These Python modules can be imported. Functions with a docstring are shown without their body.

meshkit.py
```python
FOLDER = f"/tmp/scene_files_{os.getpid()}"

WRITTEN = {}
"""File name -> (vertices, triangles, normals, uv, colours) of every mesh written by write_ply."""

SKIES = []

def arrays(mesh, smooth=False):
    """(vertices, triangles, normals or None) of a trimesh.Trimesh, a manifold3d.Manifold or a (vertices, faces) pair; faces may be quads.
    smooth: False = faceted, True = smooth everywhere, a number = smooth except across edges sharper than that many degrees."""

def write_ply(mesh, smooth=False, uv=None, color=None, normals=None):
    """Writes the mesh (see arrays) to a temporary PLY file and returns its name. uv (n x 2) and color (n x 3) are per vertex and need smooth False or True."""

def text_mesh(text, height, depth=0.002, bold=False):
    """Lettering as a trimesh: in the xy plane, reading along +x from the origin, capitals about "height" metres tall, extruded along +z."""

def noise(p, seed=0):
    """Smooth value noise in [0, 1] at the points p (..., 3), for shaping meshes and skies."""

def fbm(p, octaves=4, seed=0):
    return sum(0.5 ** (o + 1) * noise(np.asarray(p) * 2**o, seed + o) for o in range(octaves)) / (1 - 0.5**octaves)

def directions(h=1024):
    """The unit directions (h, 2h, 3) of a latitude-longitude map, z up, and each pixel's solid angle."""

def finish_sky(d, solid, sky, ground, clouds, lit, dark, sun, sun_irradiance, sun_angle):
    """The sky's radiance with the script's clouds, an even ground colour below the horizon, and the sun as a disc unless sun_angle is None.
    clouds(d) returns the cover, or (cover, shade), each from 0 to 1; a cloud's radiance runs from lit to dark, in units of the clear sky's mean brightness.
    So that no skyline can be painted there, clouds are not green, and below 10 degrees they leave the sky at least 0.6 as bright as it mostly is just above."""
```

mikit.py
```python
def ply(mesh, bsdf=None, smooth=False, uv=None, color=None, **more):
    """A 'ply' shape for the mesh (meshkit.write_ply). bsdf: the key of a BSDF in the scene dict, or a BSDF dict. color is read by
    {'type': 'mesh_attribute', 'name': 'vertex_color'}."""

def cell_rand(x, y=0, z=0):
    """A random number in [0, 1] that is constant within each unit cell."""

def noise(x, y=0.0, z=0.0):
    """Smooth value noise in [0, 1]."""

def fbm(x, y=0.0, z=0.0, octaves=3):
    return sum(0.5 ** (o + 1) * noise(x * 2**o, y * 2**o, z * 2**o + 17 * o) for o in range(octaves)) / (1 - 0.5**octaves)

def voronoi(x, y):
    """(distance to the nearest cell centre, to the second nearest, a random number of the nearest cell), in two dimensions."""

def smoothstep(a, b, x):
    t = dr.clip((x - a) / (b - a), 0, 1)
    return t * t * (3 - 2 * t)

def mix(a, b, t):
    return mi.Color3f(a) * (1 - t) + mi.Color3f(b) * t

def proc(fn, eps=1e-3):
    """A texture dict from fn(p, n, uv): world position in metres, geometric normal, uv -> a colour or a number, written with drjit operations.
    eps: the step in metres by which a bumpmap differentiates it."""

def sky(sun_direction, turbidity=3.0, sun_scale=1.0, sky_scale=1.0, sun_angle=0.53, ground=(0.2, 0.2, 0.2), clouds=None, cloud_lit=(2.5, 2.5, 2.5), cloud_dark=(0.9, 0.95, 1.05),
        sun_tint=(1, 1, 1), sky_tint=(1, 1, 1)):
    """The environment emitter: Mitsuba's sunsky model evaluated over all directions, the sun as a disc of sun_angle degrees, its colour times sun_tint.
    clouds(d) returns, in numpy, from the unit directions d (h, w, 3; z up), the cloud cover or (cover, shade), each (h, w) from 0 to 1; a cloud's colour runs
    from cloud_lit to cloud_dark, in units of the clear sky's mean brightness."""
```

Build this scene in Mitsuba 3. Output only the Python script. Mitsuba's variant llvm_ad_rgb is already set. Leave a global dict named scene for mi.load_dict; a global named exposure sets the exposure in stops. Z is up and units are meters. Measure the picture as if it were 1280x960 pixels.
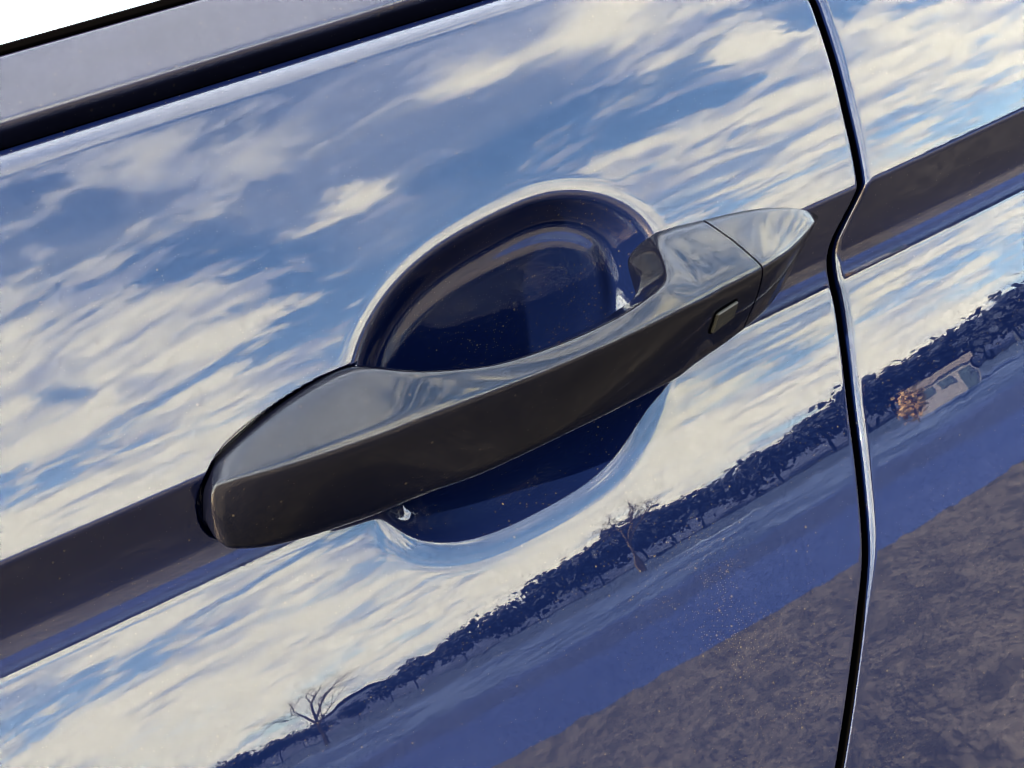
import math, random
import numpy as np, shapely, trimesh, mitsuba as mi, drjit as dr
import mikit, meshkit
from mikit import proc, noise, fbm, smoothstep, mix, cell_rand
from scipy.ndimage import gaussian_filter, gaussian_filter1d
from scipy.interpolate import splprep, splev, PchipInterpolator
from scipy.spatial import cKDTree

T = mi.ScalarTransform4f
scene, labels = {}, {}
random.seed(7); rng = np.random.default_rng(7)

# x runs along the car towards its tail, y into the door, z up; the origin lies on the door skin behind the handle
GROUND = -0.95
C = np.array([-0.13442282, -0.33289378, 0.08951110])
FWD = np.array([0.36330493, 0.89971291, -0.24192190])
UP = np.array([0.38707018, 0.09043349, 0.91760474])
scene['camera'] = {'type': 'perspective', 'fov': 2 * math.degrees(math.atan(640 / 1437)), 'fov_axis': 'x',
                   'near_clip': 0.02, 'far_clip': 3000.0,
                   'to_world': T().look_at(origin=C.tolist(), target=(C + FWD).tolist(), up=UP.tolist())}
exposure = 6.05
SUN = (-0.90, -0.30, 0.42)


# how much of the sky is clouded, by azimuth (from straight out of the door towards the tail) and elevation: what the paint mirrors
SEEN = [(-30, 60, .85), (0, 72, .9), (40, 70, .9), (80, 60, .85), (90, 75, .9), (120, 60, .85), (150, 70, .9), (-60, 75, .85), (-120, 65, .8), (180, 60, .85), (43, 45, 0.40), (48, 42, 0.95), (38, 46, 0.60), (48, 34, 0.85), (51, 30, 0.60), (55, 30, 0.50), (22, 54, 0.60), (28, 51, 0.30), (31, 47, 0.20), (38, 41, 0.50), (39, 37, 0.30), (42, 32, 0.30), (44, 29, 0.50), (46, 24, 0.60), (48, 20, 0.70), (44, 52, 0.30), (4, 58, 0.70), (10, 54, 0.75), (17, 52, 0.70), (21, 50, 0.60), (23, 45, 0.35), (28, 42, 0.45), (31, 36, 0.30), (34, 31, 0.60), (38, 26, 0.75), (41, 20, 0.40), (44, 16, 0.70), (-0, 54, 0.40), (4, 51, 0.75), (9, 50, 0.40), (12, 45, 0.65), (17, 43, 0.12), (21, 38, 0.65), (25, 37, 0.30), (37, 19, 0.30), (41, 14, 0.70), (44, 7, 0.90), (0, 47, 0.75), (5, 43, 0.80), (10, 39, 0.60), (14, 36, 0.35), (17, 33, 0.50), (19, 32, 0.30), (-4, 42, 0.85), (1, 38, 0.95), (5, 35, 0.85), (10, 32, 0.65), (14, 28, 0.40), (16, 27, 0.30), (-5, 36, 0.85), (-1, 32, 0.95), (4, 29, 0.85), (8, 28, 0.85), (11, 25, 0.30), (-6, 29, 0.80), (-3, 26, 0.65), (-0, 23, 0.60), (3, 21, 0.75), (7, 20, 0.85), (-7, 23, 0.40), (-3, 19, 0.60), (1, 14, 0.90), (-7, 12, 0.90), (-4, 12, 0.95), (57, 23, 0.80), (60, 18, 0.70), (53, 19, 0.85), (55, 15, 0.85), (58, 13, 0.90), (50, 13, 0.50), (52, 9, 0.20), (56, 8, 0.50), (47, 7, 0.90), (46, 18, 0.90), (51, 16, 0.85), (35, 20, 0.90), (6, 22, 0.85), (-8, 23, 0.75), (10, 24, 0.60), (20, 5, 0.95), (1, 24, 0.90), (12, 9, 0.75), (40, 24, 0.85), (30, 15, 0.95), (-2, 15, 0.90), (-5, 30, 0.80)]


def smoothstep_np(a, b, x):
    t = np.clip((x - a) / (b - a), 0, 1)
    return t * t * (3 - 2 * t)


def clouds(d):
    """A broken, wind-drawn layer of cloud, seen in perspective on a plane overhead."""
    el = np.degrees(np.arcsin(np.clip(d[..., 2], -1, 1)))
    want, total = .62 * .02, np.full(el.shape, .02)
    for a, e, c in SEEN:
        q = np.array([math.sin(math.radians(a)) * math.cos(math.radians(e)), -math.cos(math.radians(a)) * math.cos(math.radians(e)), math.sin(math.radians(e))])
        g = np.exp((d @ q - 1) / .0028)
        want, total = want + g * c, total + g
    want = want / total
    dz = np.maximum(d[..., 2], 0.0)
    k = 1.0 / (dz + 0.30)
    x, y = d[..., 0] * k, d[..., 1] * k
    a = math.radians(24)
    u, v = x * math.cos(a) + y * math.sin(a), -x * math.sin(a) + y * math.cos(a)
    z0 = np.zeros_like(u)
    wx = meshkit.fbm(np.stack([u * 4, v * 4, z0 + 3.1], -1), 5, 5) - .5
    wy = meshkit.fbm(np.stack([u * 4, v * 4, z0 + 9.7], -1), 5, 8) - .5
    big = meshkit.fbm(np.stack([u * 3.6 + wx * 1.0, v * 6.6 + wy * 1.1, z0 + 4.2], -1), 6, 1)
    mid = meshkit.fbm(np.stack([u * 10 + wx * 2.6, v * 22 + wy * 3.0, z0 + 1], -1), 5, 3)
    fine = meshkit.fbm(np.stack([u * 34 + wx * 8, v * 60 + wy * 9, z0 + 2], -1), 4, 6)
    low = np.clip((el - 10) / 30, 0, 1)
    rip = meshkit.fbm(np.stack([u * 22 + wx * 5, v * 46 + wy * 6, z0 + 30], -1), 3, 15)
    t = big * .33 + mid * .33 + fine * .12 + rip * .22 - .51 + (want - .53) * .34 + (1 - low) ** 2 * .05
    puff = np.zeros_like(t)
    for a, e, sz in ((48, 42, .00055), (38, 46, .0009), (51, 31, .0008), (22, 39, .0004)):      # a few rounded puffs on their own
        q = np.array([math.sin(math.radians(a)) * math.cos(math.radians(e)), -math.cos(math.radians(a)) * math.cos(math.radians(e)), math.sin(math.radians(e))])
        puff = np.maximum(puff, np.exp((d @ q - 1) / sz + (fine - .5) * 3))
    t = t + .30 * np.minimum(puff, 1)
    wide = .10 + .05 * (1 - low)
    c = np.clip((t + .045) / wide, 0, 1)
    c = c * c * (3 - 2 * c)
    veil = np.clip((meshkit.fbm(np.stack([u * 2.5 + wx, v * 4 + wy, z0 + 14], -1), 4, 21) - .36) / .3, 0, 1) * (.36 + .30 * (1 - low) + .40 * np.clip(want - .55, 0, .5)) + .45 * (1 - low) * np.clip((want - .6) / .3, 0, 1)
    veil = np.clip(veil, 0, .96)
    sh = meshkit.fbm(np.stack([u * 9 + wx * 2, v * 22 + wy * 2, z0 + 6], -1), 5, 11)
    even = np.maximum(smoothstep_np(60, 74, el), smoothstep_np(-.15, .2, d[..., 1]))
    c, veil, sh = c * (1 - even) + np.clip(.3 + (big - .5) * 1.6 + (mid - .5) * .9, 0, 1) * even, veil * (1 - even) + .55 * even, sh * (1 - even) + .5 * even
    high = np.clip((el - 34) / 16, 0, 1)
    shade = np.clip(.34 + .40 * low + .16 * high + (sh - .5) * (2.6 - 1.3 * high) - (want - .7) * .9 - t * (1.8 - 1.1 * high) * (1 - even) - .4 * np.minimum(puff, 1), 0, 1)
    veil = np.clip(veil * (1 + .5 * high), 0, .96)
    return 1 - (1 - c * (.35 + .6 * np.clip((t + .03) / .12, 0, 1))) * (1 - veil), shade


scene['sky'] = mikit.sky(SUN, turbidity=3, sun_tint=(1.0, .93, .82), clouds=clouds, cloud_lit=(2.55, 2.39, 1.88), cloud_dark=(1.02, 1.15, 1.42), ground=(.1, .1, .1))
labels['sky'] = {'kind': 'structure'}

# ------------------------------------------------------------------ materials


def specks(x, z, cell, most):
    """Cover of dust grains: one possible grain in each cell; most = share of cells that hold one."""
    i, j = dr.floor(x / cell), dr.floor(z / cell)
    cx, cz = (i + .25 + .5 * cell_rand(i, j, 3)) * cell, (j + .25 + .5 * cell_rand(i, j, 5)) * cell
    r = cell * (.10 + .16 * cell_rand(i, j, 9))
    d = dr.sqrt(dr.square(x - cx) + dr.square(z - cz))
    return dr.select(cell_rand(i, j, 1) < most, 1 - smoothstep(r * .6, r, d), 0.0)


def paint_colour(p, n, uv):
    g = dr.exp(-dr.square((p.x - .035 + .25 * (p.z + .09)) / .022) - dr.square((p.z + .10) / .05))
    g = dr.maximum(g, .5 * dr.exp(-dr.square((p.x - .0) / .05) - dr.square((p.z - .02) / .04)))
    g = g * smoothstep(.35, .7, fbm(p.x * 90, p.z * 90, 0.0, 3))
    s = dr.maximum(specks(p.x, p.z, .0009, .03 + .34 * g), .8 * specks(p.x + .3, p.z + .7, .0021, .008 + .05 * g))
    film = .0009 * fbm(p.x * 60, p.z * 40, 2.0, 3)
    return mix(mi.Color3f(.0004, .0013, .0088) + film * .25, mi.Color3f(.034, .029, .021), s)


def black_colour(p, n, uv):
    s = dr.maximum(specks(p.x, p.z, .0012, .03), .8 * specks(p.x + .3, p.z + .7, .0023, .02))
    return mix(mi.Color3f(.0005, .0007, .0022), mi.Color3f(.012, .011, .010), s)


def trim_colour(p, n, uv):
    s = dr.maximum(specks(p.x, p.z, .0011, .05), .8 * specks(p.x + .3, p.z + .7, .0027, .05))
    return mix(mi.Color3f(.0038, .0044, .0115) * (.75 + .5 * fbm(p.x * 45, p.z * 160, 0.0, 4)), mi.Color3f(.02, .018, .016), s)


def peel(p, n, uv):
    return noise(p.x * 240, p.z * 240, p.y * 240) * 7e-6


scene['paint'] = {'type': 'twosided', 'b': {'type': 'bumpmap', 'scale': 1.0, 'arbitrary': proc(peel, 4e-4),
                  'bsdf': {'type': 'plastic', 'int_ior': 1.6, 'diffuse_reflectance': proc(paint_colour)}}}
scene['gloss'] = {'type': 'twosided', 'b': {'type': 'plastic', 'int_ior': 1.40, 'diffuse_reflectance': proc(black_colour)}}
scene['trim'] = {'type': 'twosided', 'b': {'type': 'roughplastic', 'int_ior': 1.5, 'alpha': .05, 'diffuse_reflectance': proc(trim_colour)}}
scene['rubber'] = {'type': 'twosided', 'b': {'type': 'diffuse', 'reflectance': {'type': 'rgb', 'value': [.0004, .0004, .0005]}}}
scene['button_plastic'] = {'type': 'twosided', 'b': {'type': 'roughplastic', 'int_ior': 1.5, 'alpha': .22, 'diffuse_reflectance': {'type': 'rgb', 'value': [.0090, .0092, .0070]}}}
scene['pane'] = {'type': 'thindielectric', 'int_ior': 1.5, 'specular_transmittance': {'type': 'rgb', 'value': [.12, .125, .12]}}


def plain(c, rough=.9):
    return {'type': 'twosided', 'b': {'type': 'principled', 'base_color': c if isinstance(c, dict) else {'type': 'rgb', 'value': list(c)}, 'roughness': rough, 'specular': .3}}


def asphalt_colour(p, n, uv):
    ca, sa = math.cos(math.radians(24)), math.sin(math.radians(24))
    l, m = p.x * ca + p.y * sa, p.x * sa - p.y * ca
    a = fbm(l * 2.2, m * 1.3, 0.0, 3)
    b = fbm(l * 17, m * 6.0, 3.0, 3)
    c = fbm(l * 75, m * 28, 5.0, 2)
    k = .046 + .080 * (b - .5) + .03 * (a - .5) + .10 * (c - .5)
    blot = smoothstep(.62, .70, fbm(l * 9 + 7, m * 3.4, 8.0, 2))
    k = dr.maximum(k * (1 - .45 * blot), .012)
    return mi.Color3f(k * 1.03, k * .97, k * .88)


scene['asphalt'] = {'type': 'twosided', 'b': {'type': 'principled', 'base_color': proc(asphalt_colour), 'roughness': .7, 'specular': .4}}
scene['shaded_asphalt'] = plain(proc(lambda p, n, uv: mi.Color3f(.008, .0082, .0092) + .022 * (fbm(p.x * 8, p.y * 8, 1.0, 3) - .35) * smoothstep(.3, .7, fbm(p.x * 40, p.y * 40, 2.0, 2))))  # asphalt with the shade beside the car put into its colour
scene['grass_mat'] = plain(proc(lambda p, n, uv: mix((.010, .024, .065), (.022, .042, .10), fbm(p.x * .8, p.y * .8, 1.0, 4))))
def blue_ground_colour(p, n, uv):  # colour of the made-up ground that turns the mirrored band blue
    r_ = p.x * math.sin(math.radians(24)) - p.y * math.cos(math.radians(24)) + (fbm(p.x * .7, p.y * .7, 4.0, 3) - .5) * 3.0
    k = fbm(p.x * .9, p.y * .9, 1.0, 4)
    c = mix((.012, .032, .14), (.024, .048, .17), k)
    c = mix(c, (.015, .03, .10), smoothstep(10.5, 11.5, r_) * (1 - smoothstep(14.5, 16, r_)))
    return mix(c, mix((.014, .034, .11), (.045, .08, .19), smoothstep(.3, .7, k)), smoothstep(15, 17, r_))


scene['blue_ground_mat'] = plain(proc(blue_ground_colour))
scene['path_mat'] = plain(proc(lambda p, n, uv: mix((.025, .045, .11), (.10, .15, .27), smoothstep(.45, .6, fbm(p.x * .25, p.y * .25, 1.0, 3)))))
scene['bark'] = plain((.05, .042, .035))
scene['leaf'] = plain((.020, .036, .088))  # blue of distance haze mixed into the foliage colour
scene['hill_mat'] = plain(proc(lambda p, n, uv: mix((.016, .030, .085), (.028, .046, .115), smoothstep(.35, .65, fbm(p.x * .06, p.y * .06, p.z * .5, 4)))))  # hills tinted blue in place of haze
scene['autumn_leaf'] = plain((.30, .22, .13))
scene['wall_mat'] = plain((.22, .25, .33))
scene['tile_mat'] = plain((.12, .12, .14))
scene['door_mat'] = plain((.05, .09, .16), .4)

# ------------------------------------------------------------------ the body side


def struct(key, mesh, m):
    scene[key] = mikit.ply(mesh, m); labels[key] = {'kind': 'structure'}


TZ = [(.30, 30), (.16, 30), (.113, 28), (.10, 26), (.05, 19), (.03, 15.5), (.0137, 11), (.0117, -34), (.002, -31), (-.0085, -18), (-.0122, -2), (-.0148, 4.5), (-.0205, 9), (-.0225, 23), (-.03, 20.5), (-.05, 16.3),
      (-.063, 13.8), (-.075, 13.0), (-.10, 12.3), (-.15, 11), (-.3, 5), (-.62, -4)]      # the skin's tilt against upright, in degrees, by height
zz = np.arange(-.66, .32, 1e-4)
tt = np.interp(zz, [a for a, b in TZ][::-1], [b for a, b in TZ][::-1])
tt = gaussian_filter1d(tt, 5)
DD = np.cumsum(-np.tan(np.radians(tt))) * 1e-4
DD -= np.interp(.0127, zz, DD)


def base(x, z):
    return np.interp(z, zz, DD) - x * x / 8.0


GL = [(.20, .1840), (.12, .1795), (.0820, .1779), (.0714, .1755), (.0568, .1716), (.0391, .1661), (.0249, .1620), (.0152, .1590), (.0091, .1566), (.0021, .1525), (-.0056, .1475),
      (-.0144, .1446), (-.0218, .1428), (-.04, .1351), (-.0601, .1264), (-.0865, .1165), (-.1119, .1054), (-.1300, .0928), (-.1519, .0764), (-.1720, .0606), (-.25, -.005), (-.4, -.09), (-.66, -.18)]
GL = np.array(GL)[::-1]
gap_left = PchipInterpolator(GL[:, 0], GL[:, 1])
gap_width = lambda z: np.interp(z, [-.66, -.17, -.06, .0, .05, .09, .2], [.0038, .0039, .0037, .0038, .0041, .0044, .0044])
gap_right = lambda z: gap_left(z) + gap_width(z) + .0006

RIM = [(-.0460, .0247), (-.0414, .0298), (-.0353, .0361), (-.0256, .0423), (-.0123, .0472), (.0003, .0507), (.0159, .0525), (.0319, .0524), (.0423, .0516), (.0506, .0490), (.0590, .0441), (.0654, .0375),
       (.0691, .0307), (.0707, .0246), (.0705, .0151), (.0689, .0007), (.0622, -.0133), (.0538, -.0238), (.0482, -.0283), (.0438, -.0327), (.0370, -.0380), (.0254, -.0423), (.0101, -.0447), (-.0048, -.0454),
       (-.0185, -.0448), (-.0290, -.0433), (-.0385, -.0399), (-.0452, -.0361), (-.0497, -.0307), (-.0525, -.0254), (-.0541, -.0164), (-.0545, -.0020), (-.0523, .0141)]
tck, _ = splprep(np.array(RIM + RIM[:1]).T, s=4e-6, per=True)
rim = np.array(splev(np.linspace(0, 1, 4000, endpoint=False), tck)).T


def signed(curve, x, z, reach=.08):
    """(distance inside the closed curve, z of the outward normal at the nearest point)"""
    pl = shapely.Polygon(curve); shapely.prepare(pl)
    inside = shapely.contains_xy(pl, x.ravel(), z.ravel()).reshape(x.shape)
    dist, k = cKDTree(curve).query(np.c_[x.ravel(), z.ravel()], distance_upper_bound=reach)
    k = np.where(k < len(curve), k, 0)
    t = np.roll(curve, -1, 0) - np.roll(curve, 1, 0)
    nz = t[:, 0] / np.linalg.norm(t, axis=1)
    area = np.sum(curve[:, 0] * np.roll(curve[:, 1], -1) - np.roll(curve[:, 0], -1) * curve[:, 1])
    if area > 0:
        nz = -nz
    dist = np.minimum(dist, reach).reshape(x.shape)
    return np.where(inside, dist, -dist), nz[k].reshape(x.shape)


ss = np.arange(-.012, .08, 5e-5)
def lip(knots, angles):
    """Depth of the recess by the distance inside its mouth, from the wall's angle."""
    a = gaussian_filter1d(np.interp(ss, knots, angles), 14)
    return np.cumsum(np.tan(np.radians(a))) * 5e-5


LIP_TOP = lip([-.0048, -.0026, 0, .002, .004], [0, 3, 13, 42, 60])                       # the mouth's border turns in tightly above
LIP_LOW = lip([-.0095, -.006, -.003, -.0003, .002, .005], [0, 6, 12, 18, 26, 27])      # and in a wide roll below

end_in = lambda x: np.where(np.asarray(x) < -.09, -.09 + (np.asarray(x) + .09) * .89, x)      # the handle's front end
FOOT = [(-.0990, .0130), (-.0960, .0160), (-.0879, .0192), (-.0791, .0218), (-.0703, .0240), (-.0618, .0250), (-.053, .0254), (-.045, .0252), (-.03, .020), (0, .0), (-.03, -.008),
        (-.0585, -.0080), (-.0727, -.0085), (-.0837, -.0090), (-.0914, -.0095), (-.0984, -.0100), (-.1025, -.0090), (-.1052, -.0052), (-.1056, -.0005), (-.1045, .0045), (-.1020, .0095)]
FOOT = [(float(end_in(a)), b) for a, b in FOOT]
tck2, _ = splprep(np.array(FOOT + FOOT[:1]).T, s=2e-6, per=True)
foot = np.array(splev(np.linspace(0, 1, 3000, endpoint=False), tck2)).T


def skin(x, z, pocket=True):
    d = base(x, z)
    s = np.full_like(d, -1.0)
    if pocket:
        near = (np.abs(x) < .13) & (np.abs(z) < .09)
        xn, zn = x[near], z[near]
        sn, nz = signed(rim, xn, zn)
        s[near] = sn
        wl = np.clip((-.10 - nz) / .7, 0, 1)
        wl = wl * wl * (3 - 2 * wl)
        mouth = np.clip((sn + .002) / .022, 0, 1)
        mouth = mouth * mouth * (3 - 2 * mouth)
        sheet_ = -.0095 + (zn - .004) * .035 - xn * xn / 8.0
        wall = d[near] * (1 - mouth) + sheet_ * mouth - np.interp(sn, ss, LIP_TOP) * (1 - wl) - np.interp(sn, ss, LIP_LOW) * wl
        bottom = -.0268 + (zn - .01) * .15 + 1.2 * (xn - .006) ** 2
        gap_ = wall - bottom
        bowl = d.copy()
        bowl[near] = wall + .5 * (np.sqrt(gap_ * gap_ + .008 ** 2) - gap_) * mouth      # the wall runs out into the bottom of the bowl
        k = np.clip((sn - .010) / .014, 0, 1)
        k = k * k * (3 - 2 * k)
        d[near] = bowl[near] * (1 - k) + gaussian_filter(gaussian_filter(bowl, 14), 9)[near] * k
        fs, _ = signed(foot, xn, zn)
        wide = .0003 + .0006 * np.clip((-.097 - xn) / .006, 0, 1)
        d[near] -= .008 * np.clip((fs + wide) / .0008, 0, 1) ** .7 * np.clip((.001 - sn) / .003, 0, 1)
    return d, s


def grid_faces(nz, nx):
    i, j = np.meshgrid(np.arange(nz - 1), np.arange(nx - 1), indexing='ij')
    a = i * nx + j
    return np.stack([a, a + 1, a + nx + 1, a + nx], -1).reshape(-1, 4)


def normals_of(v, f):
    n = np.zeros_like(v)
    tri = np.vstack([f[:, [0, 1, 2]], f[:, [0, 2, 3]]])
    c = np.cross(v[tri[:, 1]] - v[tri[:, 0]], v[tri[:, 2]] - v[tri[:, 0]])
    for k in range(3):
        np.add.at(n, tri[:, k], c)
    return n / np.maximum(np.linalg.norm(n, axis=1, keepdims=True), 1e-300)


def sheet(v, f, n, m):
    """A piece of a skin that keeps the whole skin's normals, so that pieces meet without a seam."""
    used, inv = np.unique(f, return_inverse=True)
    f = inv.reshape(f.shape)
    path = meshkit.write_ply((v[used], f), False, normals=n[used])
    d = {'type': 'ply', 'filename': path, 'face_normals': False, 'bsdf': {'type': 'ref', 'id': m}}
    v_, f_, _, uv, c = meshkit.WRITTEN[path]
    meshkit.WRITTEN[path] = (v_, f_, n[used], uv, c)
    return d


def steps(*runs):
    out = [runs[0][0]]
    for a, b, h in runs:
        k = max(1, int(round((b - a) / h)))
        out += list(a + (b - a) * np.arange(1, k + 1) / k)
    return np.array(out)


Z = steps((-.60, -.20, .004), (-.20, -.06, .0008), (-.06, .065, .00042), (.065, .1105, .0007))
TOP = .1105
th = np.linspace(0, math.pi / 2, 10)[1:]


def roll_top(x, z, d):
    """The skin's upper border: rolled over with a 5 mm radius, then down into the belt channel."""
    return d


def door_mesh(front):
    if front:
        XS = steps((-.62, -.21, .004), (-.21, -.12, .0008), (-.12, .085, .00042), (.085, .1455, .0007))
        R = .0014
        edge = .1480
        e_cols = R * (1 - np.sin(th))
        cols = np.r_[XS, edge - np.r_[.0016, e_cols]]
    else:
        XS = steps((.1545, .30, .0008), (.30, .70, .004))
        R = .0026
        edge = .1510
        e_cols = R * (1 - np.sin(th))[::-1]
        cols = np.r_[edge + np.r_[e_cols, .0028], XS]
    g = gap_left if front else gap_right
    Xg, Zg = np.meshgrid(cols, Z)
    if front:
        w = np.clip((Xg + .22) / (edge + .22), 0, None); w = np.clip(w, 0, 1) ** 2 * (3 - 2 * np.clip(w, 0, 1))
        w = np.where(Xg > edge - .004, 1.0, w * 1.0)
        w0 = np.clip((edge - .004 + .22) / (edge + .22), 0, 1); w0 = w0 * w0 * (3 - 2 * w0)
        w = np.where(Xg > edge - .004, 1.0, np.minimum(w / w0, 1))
    else:
        w = np.clip((.62 - Xg) / (.62 - edge - .004), 0, 1); w = w * w * (3 - 2 * w)
    x = Xg + (g(Zg) - edge) * w
    if not front:      # a tighter fold lower down
        u_ = np.clip((Xg - edge) / R, 0, 1); r_z = np.interp(Zg, [-.135, -.105], [.0005, R])
        x = x - np.where(Xg - edge < R, u_ * (R - r_z), 0) - np.where(Xg - edge >= R, (R - r_z) * np.clip(1 - (Xg - edge - R) / .02, 0, 1), 0)
    e = np.abs(Xg - edge)
    d, s = skin(x, Zg, front)
    q = np.clip(R - e, 0, R) / R
    d = d - (1 - np.sqrt(np.maximum(1 - q * q, 0))) * (R if front else np.interp(Zg, [-.135, -.105], [.0005, R]))
    v = np.stack([x, -d, Zg], -1)
    # the rolled upper border and the flange inside the gap
    Rt = .0155
    rows = []
    for k in np.linspace(0, 1, 26)[1:]:
        a0 = math.radians(27.8); a = a0 + (math.radians(110) - a0) * k
        # the arc starts tangent to the skin, whose tilt is a0 at the top
        oy = Rt * (math.cos(a0) - math.cos(a)); oz = Rt * (math.sin(a) - math.sin(a0))
        r_ = v[-1].copy(); r_[:, 1] += oy; r_[:, 2] += oz
        rows.append(r_)
    r_ = rows[-1].copy(); r_[:, 1] += .004; r_[:, 2] -= .012; rows.append(r_)
    v = np.concatenate([v, np.array(rows)], 0)
    s = np.concatenate([s, np.full((len(rows), s.shape[1]), -1.0)], 0)
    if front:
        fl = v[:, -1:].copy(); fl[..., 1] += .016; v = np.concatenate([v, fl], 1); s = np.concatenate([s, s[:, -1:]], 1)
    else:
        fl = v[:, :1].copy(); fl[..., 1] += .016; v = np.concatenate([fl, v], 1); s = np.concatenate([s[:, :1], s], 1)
    nz_, nx_ = v.shape[:2]
    f = grid_faces(nz_, nx_)
    v = v.reshape(-1, 3)
    n = normals_of(v, f)
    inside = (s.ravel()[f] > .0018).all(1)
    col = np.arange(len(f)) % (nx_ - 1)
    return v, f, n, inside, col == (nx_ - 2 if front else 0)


v, f, n, inside, fold = door_mesh(True)
scene['car__front_door__blackened_flange'] = mikit.ply((v, f[fold]), 'rubber')  # the door's own flange, coloured black for the shade in the gap
f, inside = f[~fold], inside[~fold]
scene['car__front_door'] = sheet(v, f[~inside], n, 'paint')
scene['car__front_door__handle_recess'] = sheet(v, f[inside], n, 'paint')
v, f, n, inside, fold = door_mesh(False)
scene['car__rear_door'] = sheet(v, f[~fold], n, 'paint')
scene['car__rear_door__blackened_flange'] = mikit.ply((v, f[fold]), 'rubber')  # flange again, the gap's shade put into its black

# what stands behind the gap: a dark rubber-lined pillar
zp = np.linspace(-.60, .13, 90)
xc = gap_left(zp) + gap_width(zp) / 2
dp = base(xc, zp) - .014
ring = [(-.05, -.012), (-.05, .0), (.05, .0), (.05, -.012)]
pv = np.array([[(xc[i] + a, -(dp[i] + b), zp[i]) for a, b in ring] for i in range(len(zp))])
pf = [[i * 4 + k, i * 4 + (k + 1) % 4, (i + 1) * 4 + (k + 1) % 4, (i + 1) * 4 + k] for i in range(len(zp) - 1) for k in range(4)]
scene['car__door_pillar'] = mikit.ply((pv.reshape(-1, 3), np.array(pf)), 'rubber', smooth=30)


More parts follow.
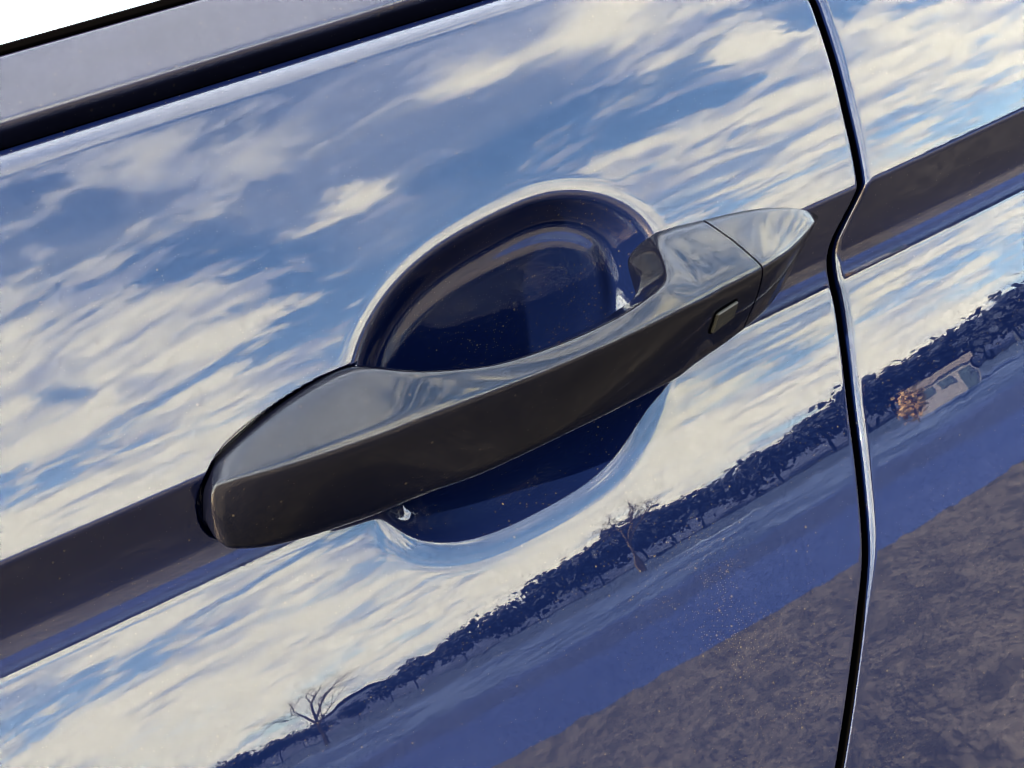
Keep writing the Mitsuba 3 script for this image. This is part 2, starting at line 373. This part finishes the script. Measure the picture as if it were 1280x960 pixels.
# ------------------------------------------------------------------ belt moulding, seal and window
def strip(prof, x0, x1, m, nseg=60, closed=True, sm=True, sigma=0):
    """A section (d, z) drawn out along the car, following the body's bow."""
    prof = np.array(prof)
    if sigma:
        q = []
        for a, b in zip(prof, np.roll(prof, -1, 0)):
            k = max(2, int(np.linalg.norm(b - a) / .0002))
            q += [a + (b - a) * i / k for i in range(k)]
        prof = gaussian_filter1d(np.array(q), sigma, axis=0, mode='wrap')
    xs = np.linspace(x0, x1, nseg)
    vv = np.array([[(x, -(p[0] - x * x / 8.0), p[1]) for p in prof] for x in xs])
    m_ = len(prof)
    ff = [[i * m_ + k, i * m_ + (k + 1) % m_, (i + 1) * m_ + (k + 1) % m_, (i + 1) * m_ + k] for i in range(nseg - 1) for k in range(m_)]
    return mikit.ply((vv.reshape(-1, 3), np.array(ff)), m, smooth=sm)


db = float(np.interp(.119, zz, DD))
for key, x0, x1 in (('car__front_door', -.60, float(gap_left(.13)) - .001), ('car__rear_door', float(gap_right(.13)) + .001, .68)):
    scene[key + '__belt_moulding'] = strip([(db - .020, .1195), (db - .0088, .1243), (db - .0080, .1268), (db - .0215, .1464), (db - .0275, .1474), (db - .033, .130)], x0, x1, 'trim', sigma=5)
    scene[key + '__window_seal'] = strip([(db - .029, .1445), (db - .0225, .1475), (db - .0235, .1498), (db - .028, .1505), (db - .031, .148)], x0, x1, 'rubber', sigma=3)
    scene[key + '__window_glass'] = strip([(db - .027, .142), (db - .16, .42)], x0, x1, 'pane', sm=False)
    scene[key + '__inner_panel'] = strip([(db - .036, .140), (db - .075, .141), (db - .090, .10), (db - .075, -.55), (db - .036, -.55)], x0, x1, 'rubber', sm=False)

# ------------------------------------------------------------------ the handle
BP = np.array([  # x, d, z of the handle's upper back edge
    (-.1053, -.004, -.0012), (-.1043, -.003, .0035), (-.1020, -.002, .0090), (-.0990, -.001, .0122), (-.0960, 0, .0152), (-.0879, .0005, .0184), (-.0791, .0005, .0211), (-.0703, .0005, .0235), (-.0618, .0005, .0251),
    (-.053, .001, .0262), (-.047, .002, .0265), (-.0437, .0050, .0262), (-.0399, .010, .0230), (-.0325, .0145, .0196), (-.0228, .0178, .0165), (-.0098, .019, .0128), (.0049, .019, .0112), (.0183, .019, .0105), (.0348, .0185, .0107),
    (.0473, .0175, .0124), (.0550, .0160, .0138), (.0590, .0130, .0158), (.0620, .0085, .0195), (.0645, .004, .0232), (.0675, .0, .0256), (.0714, -.002, .0270), (.0786, -.003, .0268), (.088, -.0032, .0255), (.0997, -.0030, .0237), (.1123, -.0030, .0212),
    (.1208, -.0029, .0187), (.1294, -.0028, .0150), (.1344, -.0030, .0116), (.1374, -.0042, .0088)])
EP = np.array([  # its edge between the upper and the front face
    (-.1053, -.002, -.0020), (-.1043, .0030, .002), (-.1020, .0050, .0080), (-.0993, .0062, .0112), (-.0934, .0086, .0110), (-.0863, .0110, .0098), (-.0754, .0145, .0088), (-.0626, .0175, .0080), (-.0506, .0200, .0076), (-.042, .0213, .0074), (-.0285, .0231, .0068),
    (-.0038, .0241, .0058), (.0173, .0245, .0051), (.0412, .0235, .0047), (.064, .0220, .0047), (.0743, .0203, .0051), (.0936, .0170, .0051), (.1086, .0120, .0048), (.1219, .0060, .0059), (.1317, .0010, .0081), (.1374, -.0040, .0084)])
FP = np.array([  # its lower border
    (-.1036, -.001, -.0030), (-.1034, .0004, -.0058), (-.1027, .0011, -.0082), (-.1008, .0011, -.0107), (-.0980, .0005, -.0125), (-.0903, -.0015, -.0163), (-.0814, -.0049, -.0193), (-.0693, -.0064, -.0216), (-.0541, -.0042, -.0229), (-.0448, -.0004, -.0222),
    (-.0260, .0065, -.0218), (-.0008, .0103, -.0211), (.0220, .0082, -.0217), (.0451, .0048, -.0222), (.0592, .0012, -.0230), (.0755, -.0012, -.0217), (.0917, -.0007, -.0188), (.0975, -.0013, -.0175), (.1019, -.0019, -.0166), (.1143, -.0032, -.0100), (.1248, -.0037, -.0015), (.1353, -.0042, .0064), (.1374, -.0044, .0080)])


for a_ in (BP, EP):
    a_[:, 0] = end_in(a_[:, 0])
XL = float(end_in(-.1053))


def handle_mesh(x0, x1, cap_left, cap_right):
    st = steps((x0, x1, .0005))
    fine = np.linspace(XL, .1374, 4000)

    def curve(a):
        c = PchipInterpolator(a[:, 0], a[:, 1:])(fine)
        soft, hard = gaussian_filter1d(c, 75, axis=0, mode='nearest'), gaussian_filter1d(c, 14, axis=0, mode='nearest')
        q = np.interp(fine, [-.1053, -.097, -.086, .035, .050, .074, .085, .118, .132], [0, 0, 1, 1, 0, 0, 1, 1, 0])[:, None]
        c = hard * (1 - q) + soft * q
        return np.stack([np.interp(st, fine, c[:, k]) for k in (0, 1)], 1)

    b, e, f_ = curve(BP), curve(EP), curve(FP)
    gd = np.interp(st, [-.105, -.10, -.06, -.038, -.030, -.022, .052, .060, .066, .12, .1374], [-.006, -.02, -.03, -.028, -.012, -.004, -.004, -.008, -.032, -.032, -.006])
    low = np.stack([np.minimum(gd, f_[:, 0] - .001), f_[:, 1] + np.interp(f_[:, 0] - np.minimum(gd, f_[:, 0] - .001), [0, .004, .02], [.002, .003, .0045])], 1)
    back = np.stack([np.minimum(gd, b[:, 0] - .001), b[:, 1] - np.interp(st, [-.06, -.03, .05, .062], [.0015, .0045, .0045, .0015])], 1)
    k = [56, 56, 30, 24, 40]
    corners = [b, e, f_, low, back]
    bulge = [.0004, .0007, .0, .0, .0]
    out = []
    for q in range(5):
        a, c = corners[q], corners[(q + 1) % 5]
        u = (np.arange(k[q]) / k[q])[None, :, None]
        pts = a[:, None] * (1 - u) + c[:, None] * u
        t = c - a
        nrm = np.stack([-t[:, 1], t[:, 0]], 1) / np.maximum(np.linalg.norm(t, axis=1, keepdims=True), 1e-9)
        h = np.minimum(bulge[q], np.linalg.norm(t, axis=1) * .03)
        pts = pts + nrm[:, None] * (4 * u * (1 - u)) * h[:, None, None]
        out.append(pts)
    sec = np.concatenate(out, 1)
    sec = gaussian_filter1d(sec, 4.8, axis=1, mode='wrap')
    zs = np.array([-.02, -.0134, -.004, .0051, .0155, .0255, .03]); xs = np.array([.0885, .0897, .0925, .0936, .0915, .0880, .0862]) - .0905
    sh = np.interp(sec[..., 1], zs, gaussian_filter1d(xs, .5))
    w = np.exp(-((st - .0905) / .016) ** 2)[:, None]
    x = st[:, None] + sh * w
    vv = np.stack([x, -sec[..., 0], sec[..., 1]], -1)
    m_ = vv.shape[1]
    nst = len(st)
    rings = [vv]
    if cap_left:
        c = vv[:1].mean(1, keepdims=True)
        inn = [(vv[:1] - c) * (1 - .0004 * j / .004) + c for j in (1,)]
    ff = [[i * m_ + kk, i * m_ + (kk + 1) % m_, (i + 1) * m_ + (kk + 1) % m_, (i + 1) * m_ + kk] for i in range(nst - 1) for kk in range(m_)]
    vv = vv.reshape(-1, 3)
    tri = np.array(ff); tri = np.vstack([tri[:, [0, 1, 2]], tri[:, [0, 2, 3]]])
    c0, c1 = len(vv), len(vv) + 1
    vv = np.vstack([vv, vv[:m_].mean(0), vv[-m_:].mean(0)])
    caps = [[c0, (kk + 1) % m_, kk] for kk in range(m_)] + [[c1, c0 - m_ + kk, c0 - m_ + (kk + 1) % m_] for kk in range(m_)]
    mesh = trimesh.Trimesh(vv, np.vstack([tri, np.array(caps)]), process=False)
    return mesh, sec, st


grip, sec, st = handle_mesh(XL, .0901, False, True)
scene['car__door_handle'] = mikit.ply(grip, 'gloss', smooth=50)
cap, _, _ = handle_mesh(.0909, .1374, True, False)
scene['car__door_handle__end_cap'] = mikit.ply(cap, 'gloss', smooth=50)


def on_front(x, u):
    """A point of the handle's front face at station x, u from its upper edge (0) to its lower border (1), and the face's normal."""
    i = int(np.argmin(np.abs(st - x))); s_ = sec[i]
    q = 56 + u * 56; a = int(q); p0, p1 = s_[a], s_[a + 1]
    p = p0 + (p1 - p0) * (q - a); t = p1 - p0
    nr = np.array([-t[1], t[0]]) / np.linalg.norm(t)
    return np.array([x, -p[0], p[1]]), np.array([0, -nr[0], nr[1]])


# the little lock pad: a raised tablet in a dark rebate
bc = [(.0712, .27), (.0812, .25), (.0803, .46), (.0696, .52)]


def tablet(grow, out_, inn, rnd):
    from shapely.geometry import Polygon
    P0 = [on_front(x, u) for x, u in bc]
    o = np.mean([p for p, _ in P0], 0); nn = np.linalg.svd(np.array([p for p, _ in P0]) - o)[2][2]; nn = nn * np.sign(nn @ P0[0][1]); ax = np.array([1., 0, 0]); ax -= nn * (ax @ nn); ax /= np.linalg.norm(ax); ay = np.cross(nn, ax)
    pl = Polygon([((p - o) @ ax, (p - o) @ ay) for p, _ in P0]).buffer(-.0008).buffer(.0008 + grow)
    m0 = trimesh.creation.extrude_polygon(pl, out_ - inn, engine='earcut')
    m1 = trimesh.creation.extrude_polygon(pl.buffer(-rnd), rnd, engine='earcut')
    m1.apply_translation([0, 0, out_ - inn])
    M = np.eye(4); M[:3, 0], M[:3, 1], M[:3, 2] = ax, ay, nn; M[:3, 3] = o + nn * inn
    m0.apply_transform(M); m1.apply_transform(M)
    import manifold3d as m3
    hull = trimesh.util.concatenate([m0, m1]).convex_hull
    return hull


scene['car__door_handle__lock_button'] = mikit.ply(tablet(0, .0010, -.003, .0004), 'button_plastic', smooth=20)
scene['car__door_handle__button_rebate'] = mikit.ply(tablet(.0006, .0004, -.003, .0001), 'rubber', smooth=20)

labels['car'] = {'label': 'dark blue car door with a black pull handle over a scooped recess', 'category': 'car'}
labels['car__front_door'] = {'label': 'glossy navy front door panel with crease and scooped recess'}
labels['car__rear_door'] = {'label': 'glossy navy rear door panel right of the shut line'}
labels['car__door_handle'] = {'label': 'glossy black pull handle bridging the recess'}
labels['car__door_handle__lock_button'] = {'label': 'small raised lock pad on the front of the handle'}

# ------------------------------------------------------------------ the place that the paint mirrors
az = lambda a, r: np.array([math.sin(math.radians(a)) * r, -math.cos(math.radians(a)) * r])


def flat(pts, z):
    pts = np.array(pts)
    return (np.c_[pts, np.full(len(pts), z)], np.array([[0, 1, 2], [0, 2, 3]]))


A0 = 24.0
ax_ = az(A0, 1.0); lx = np.array([-ax_[1], ax_[0]])


def band(r0, r1, z, half=900):
    p = [ax_ * r0 - lx * half, ax_ * r0 + lx * half, ax_ * r1 + lx * half, ax_ * r1 - lx * half]
    return flat(p, z)


struct('ground', band(-1200, 1500, GROUND - .02), 'grass_mat')
struct('car_park', band(-60, 6.3, GROUND), 'asphalt')
struct('dark_ground_patch', flat([(-7, -1.2), (7, -1.2), (7, 4), (-7, 4)], GROUND + .004), 'shaded_asphalt')  # added dark sheet: painted shade that dims what the steep faces mirror
struct('added_blue_ground', band(6.3, 34, GROUND), 'blue_ground_mat')  # added ground, there only to give the band under the skyline its blue
struct('footpath', band(34.0, 36.0, GROUND + .004), 'path_mat')
an = np.radians(np.arange(-60, 120, .5)); rr = np.array([85., 110, 135, 200])
top = np.tan(np.radians(-1.0 + .055 * np.clip(np.degrees(an), 0, 70) + 4.2 * meshkit.fbm(np.stack([an * 9, an * 0, an * 0], -1), 4, 2))) * 135
hv = np.array([[(math.sin(a) * r_, -math.cos(a) * r_, GROUND - .05 + top[i] * h_) for r_, h_ in zip(rr, (0, .55, 1, 0))] for i, a in enumerate(an)])
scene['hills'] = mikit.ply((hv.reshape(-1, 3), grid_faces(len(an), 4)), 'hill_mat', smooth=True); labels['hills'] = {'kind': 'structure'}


def tube_between(a, b, r0, r1, sides=5):
    a, b = np.array(a), np.array(b); t = b - a; t = t / np.linalg.norm(t)
    p = np.cross(t, [.3, .5, .81]); p /= np.linalg.norm(p); q = np.cross(t, p)
    an = np.arange(sides) * 2 * np.pi / sides
    ringv = np.cos(an)[:, None] * p + np.sin(an)[:, None] * q
    v_ = np.vstack([a + ringv * r0, b + ringv * r1])
    f_ = [[i, (i + 1) % sides, sides + (i + 1) % sides, sides + i] for i in range(sides)]
    f_ = np.array(f_); return v_, np.vstack([f_[:, [0, 1, 2]], f_[:, [0, 2, 3]]])


def join(parts):
    vs, fs, k = [], [], 0
    for v_, f_ in parts:
        vs.append(v_); fs.append(f_ + k); k += len(v_)
    return np.vstack(vs), np.vstack(fs)


def bare_tree(key, x, y, height, label, r):
    trunk, twigs = [], []

    def grow(p, dirn, L, rad, depth):
        q = p + dirn * L
        (trunk if depth == 0 else twigs).append(tube_between(p, q, rad, rad * .65))
        if depth >= 5:
            return
        for _ in range(3 if depth else 4):
            nd = dirn + r.normal(0, .48, 3); nd[2] += .18; nd /= np.linalg.norm(nd)
            grow(p + dirn * L * r.uniform(.6, 1), nd, L * r.uniform(.58, .8), rad * .55, depth + 1)
    grow(np.array([x, y, GROUND - .1]), np.array([0, 0, 1.0]), height * .34, height * .022, 0)
    scene[key + '__trunk'] = mikit.ply(join(trunk), 'bark'); scene[key + '__branches'] = mikit.ply(join(twigs), 'bark')
    labels[key] = {'label': label, 'category': 'tree', 'group': 'bare trees across the car park'}


def crown_mesh(x, y, height, width, r, n=900):
    cl = r.normal(0, 1, (14, 3)); cl /= np.linalg.norm(cl, axis=1, keepdims=True); cl *= r.uniform(.2, .8, (14, 1))
    k = r.integers(0, 14, n)
    c = cl[k] + r.normal(0, .22, (n, 3))
    c = c * [width / 2, width / 2, height * .42] + [x, y, GROUND + height * .56]
    c[:, 2] = np.maximum(c[:, 2], GROUND + .05)
    s = height * r.uniform(.03, .07, (n, 1))
    a = r.normal(0, 1, (n, 3)); a /= np.linalg.norm(a, axis=1, keepdims=True); b = np.cross(a, r.normal(0, 1, (n, 3))); b /= np.linalg.norm(b, axis=1, keepdims=True)
    return np.stack([c - a * s - b * s * .6, c + a * s - b * s * .6, c + a * s + b * s * .6, c - a * s + b * s * .6], 1).reshape(-1, 3), np.arange(n * 4).reshape(n, 4)


r = np.random.default_rng(3)
wood = []
for a in np.arange(-24, 80, 2.4):       # a far-off wood: one dark mass
    dist = r.uniform(72, 84)
    p = az(a + r.uniform(-1, 1), dist)
    h = dist * math.tan(math.radians(r.uniform(.3, 1.9) + .062 * max(a, 0) + 1.3 * meshkit.noise(np.array([a * .2, 0, 0])))) + 1.0
    v_, f_ = tube_between((p[0], p[1], GROUND - .1), (p[0], p[1], GROUND + h * .6), h * .03, h * .012, 4)
    wood += [(v_, np.c_[f_, f_[:, 2]]), crown_mesh(p[0], p[1], h, h * r.uniform(1.2, 2.4), r)]
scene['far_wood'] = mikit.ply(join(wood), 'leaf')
labels['far_wood'] = {'label': 'dark far-off wood along the skyline mirrored in the paint', 'category': 'trees', 'kind': 'stuff'}
for i, (a, dist, h) in enumerate([(23.5, 42, 6.6), (3.0, 50, 6.2), (62, 40, 6.5)]):
    p = az(a, dist)
    bare_tree('bare_tree' + ('_%03d' % i if i else ''), p[0], p[1], h, 'bare leafless tree ' + ('between the other two bare trees', 'farthest from the pale shed', 'standing past the pale shed')[i], np.random.default_rng(20 + i))

# a pale shed and an autumn bush, far across the car park
p = az(44.5, 31)
w_, l_, hh = 1.0, 1.1, 1.0
rot = T().translate([float(p[0]), float(p[1]), GROUND]).rotate([0, 0, 1], 44)
scene['garden_shed__wall'] = mikit.ply(trimesh.creation.box((l_ * 2, w_ * 2, hh), transform=trimesh.transformations.translation_matrix((0, 0, hh / 2))), 'wall_mat', to_world=rot)
gv = np.array([(-l_ - .12, -w_ - .12, hh), (l_ + .12, -w_ - .12, hh), (l_ + .12, w_ + .12, hh), (-l_ - .12, w_ + .12, hh), (-l_ - .12, 0, hh + .3), (l_ + .12, 0, hh + .3)])
scene['garden_shed__roof'] = mikit.ply((gv, np.array([[0, 1, 5], [0, 5, 4], [2, 3, 4], [2, 4, 5], [0, 4, 3], [1, 2, 5], [0, 3, 2], [0, 2, 1]])), 'tile_mat', to_world=rot)
for i, xx in enumerate((-.6, .1)):
    scene['garden_shed__window' + ('_%03d' % i if i else '')] = mikit.ply(trimesh.creation.box((.4, .06, .35), transform=trimesh.transformations.translation_matrix((xx, w_ + .02, .66))), 'door_mat', to_world=rot)
scene['garden_shed__door'] = mikit.ply(trimesh.creation.box((.4, .06, .8), transform=trimesh.transformations.translation_matrix((.75, w_ + .02, .41))), 'door_mat', to_world=rot)
labels['garden_shed'] = {'label': 'low pale shed with a shallow roof across the car park', 'category': 'shed'}
p = az(42.2, 27)
v_, f_ = tube_between((p[0], p[1], GROUND - .1), (p[0], p[1], GROUND + .7), .05, .02)
scene['autumn_bush__stem'] = mikit.ply((v_, f_), 'bark')
scene['autumn_bush__crown'] = mikit.ply(crown_mesh(p[0], p[1], 1.3, 1.4, r, 700), 'autumn_leaf')
labels['autumn_bush'] = {'label': 'rusty autumn bush in front of the pale shed', 'category': 'bush'}
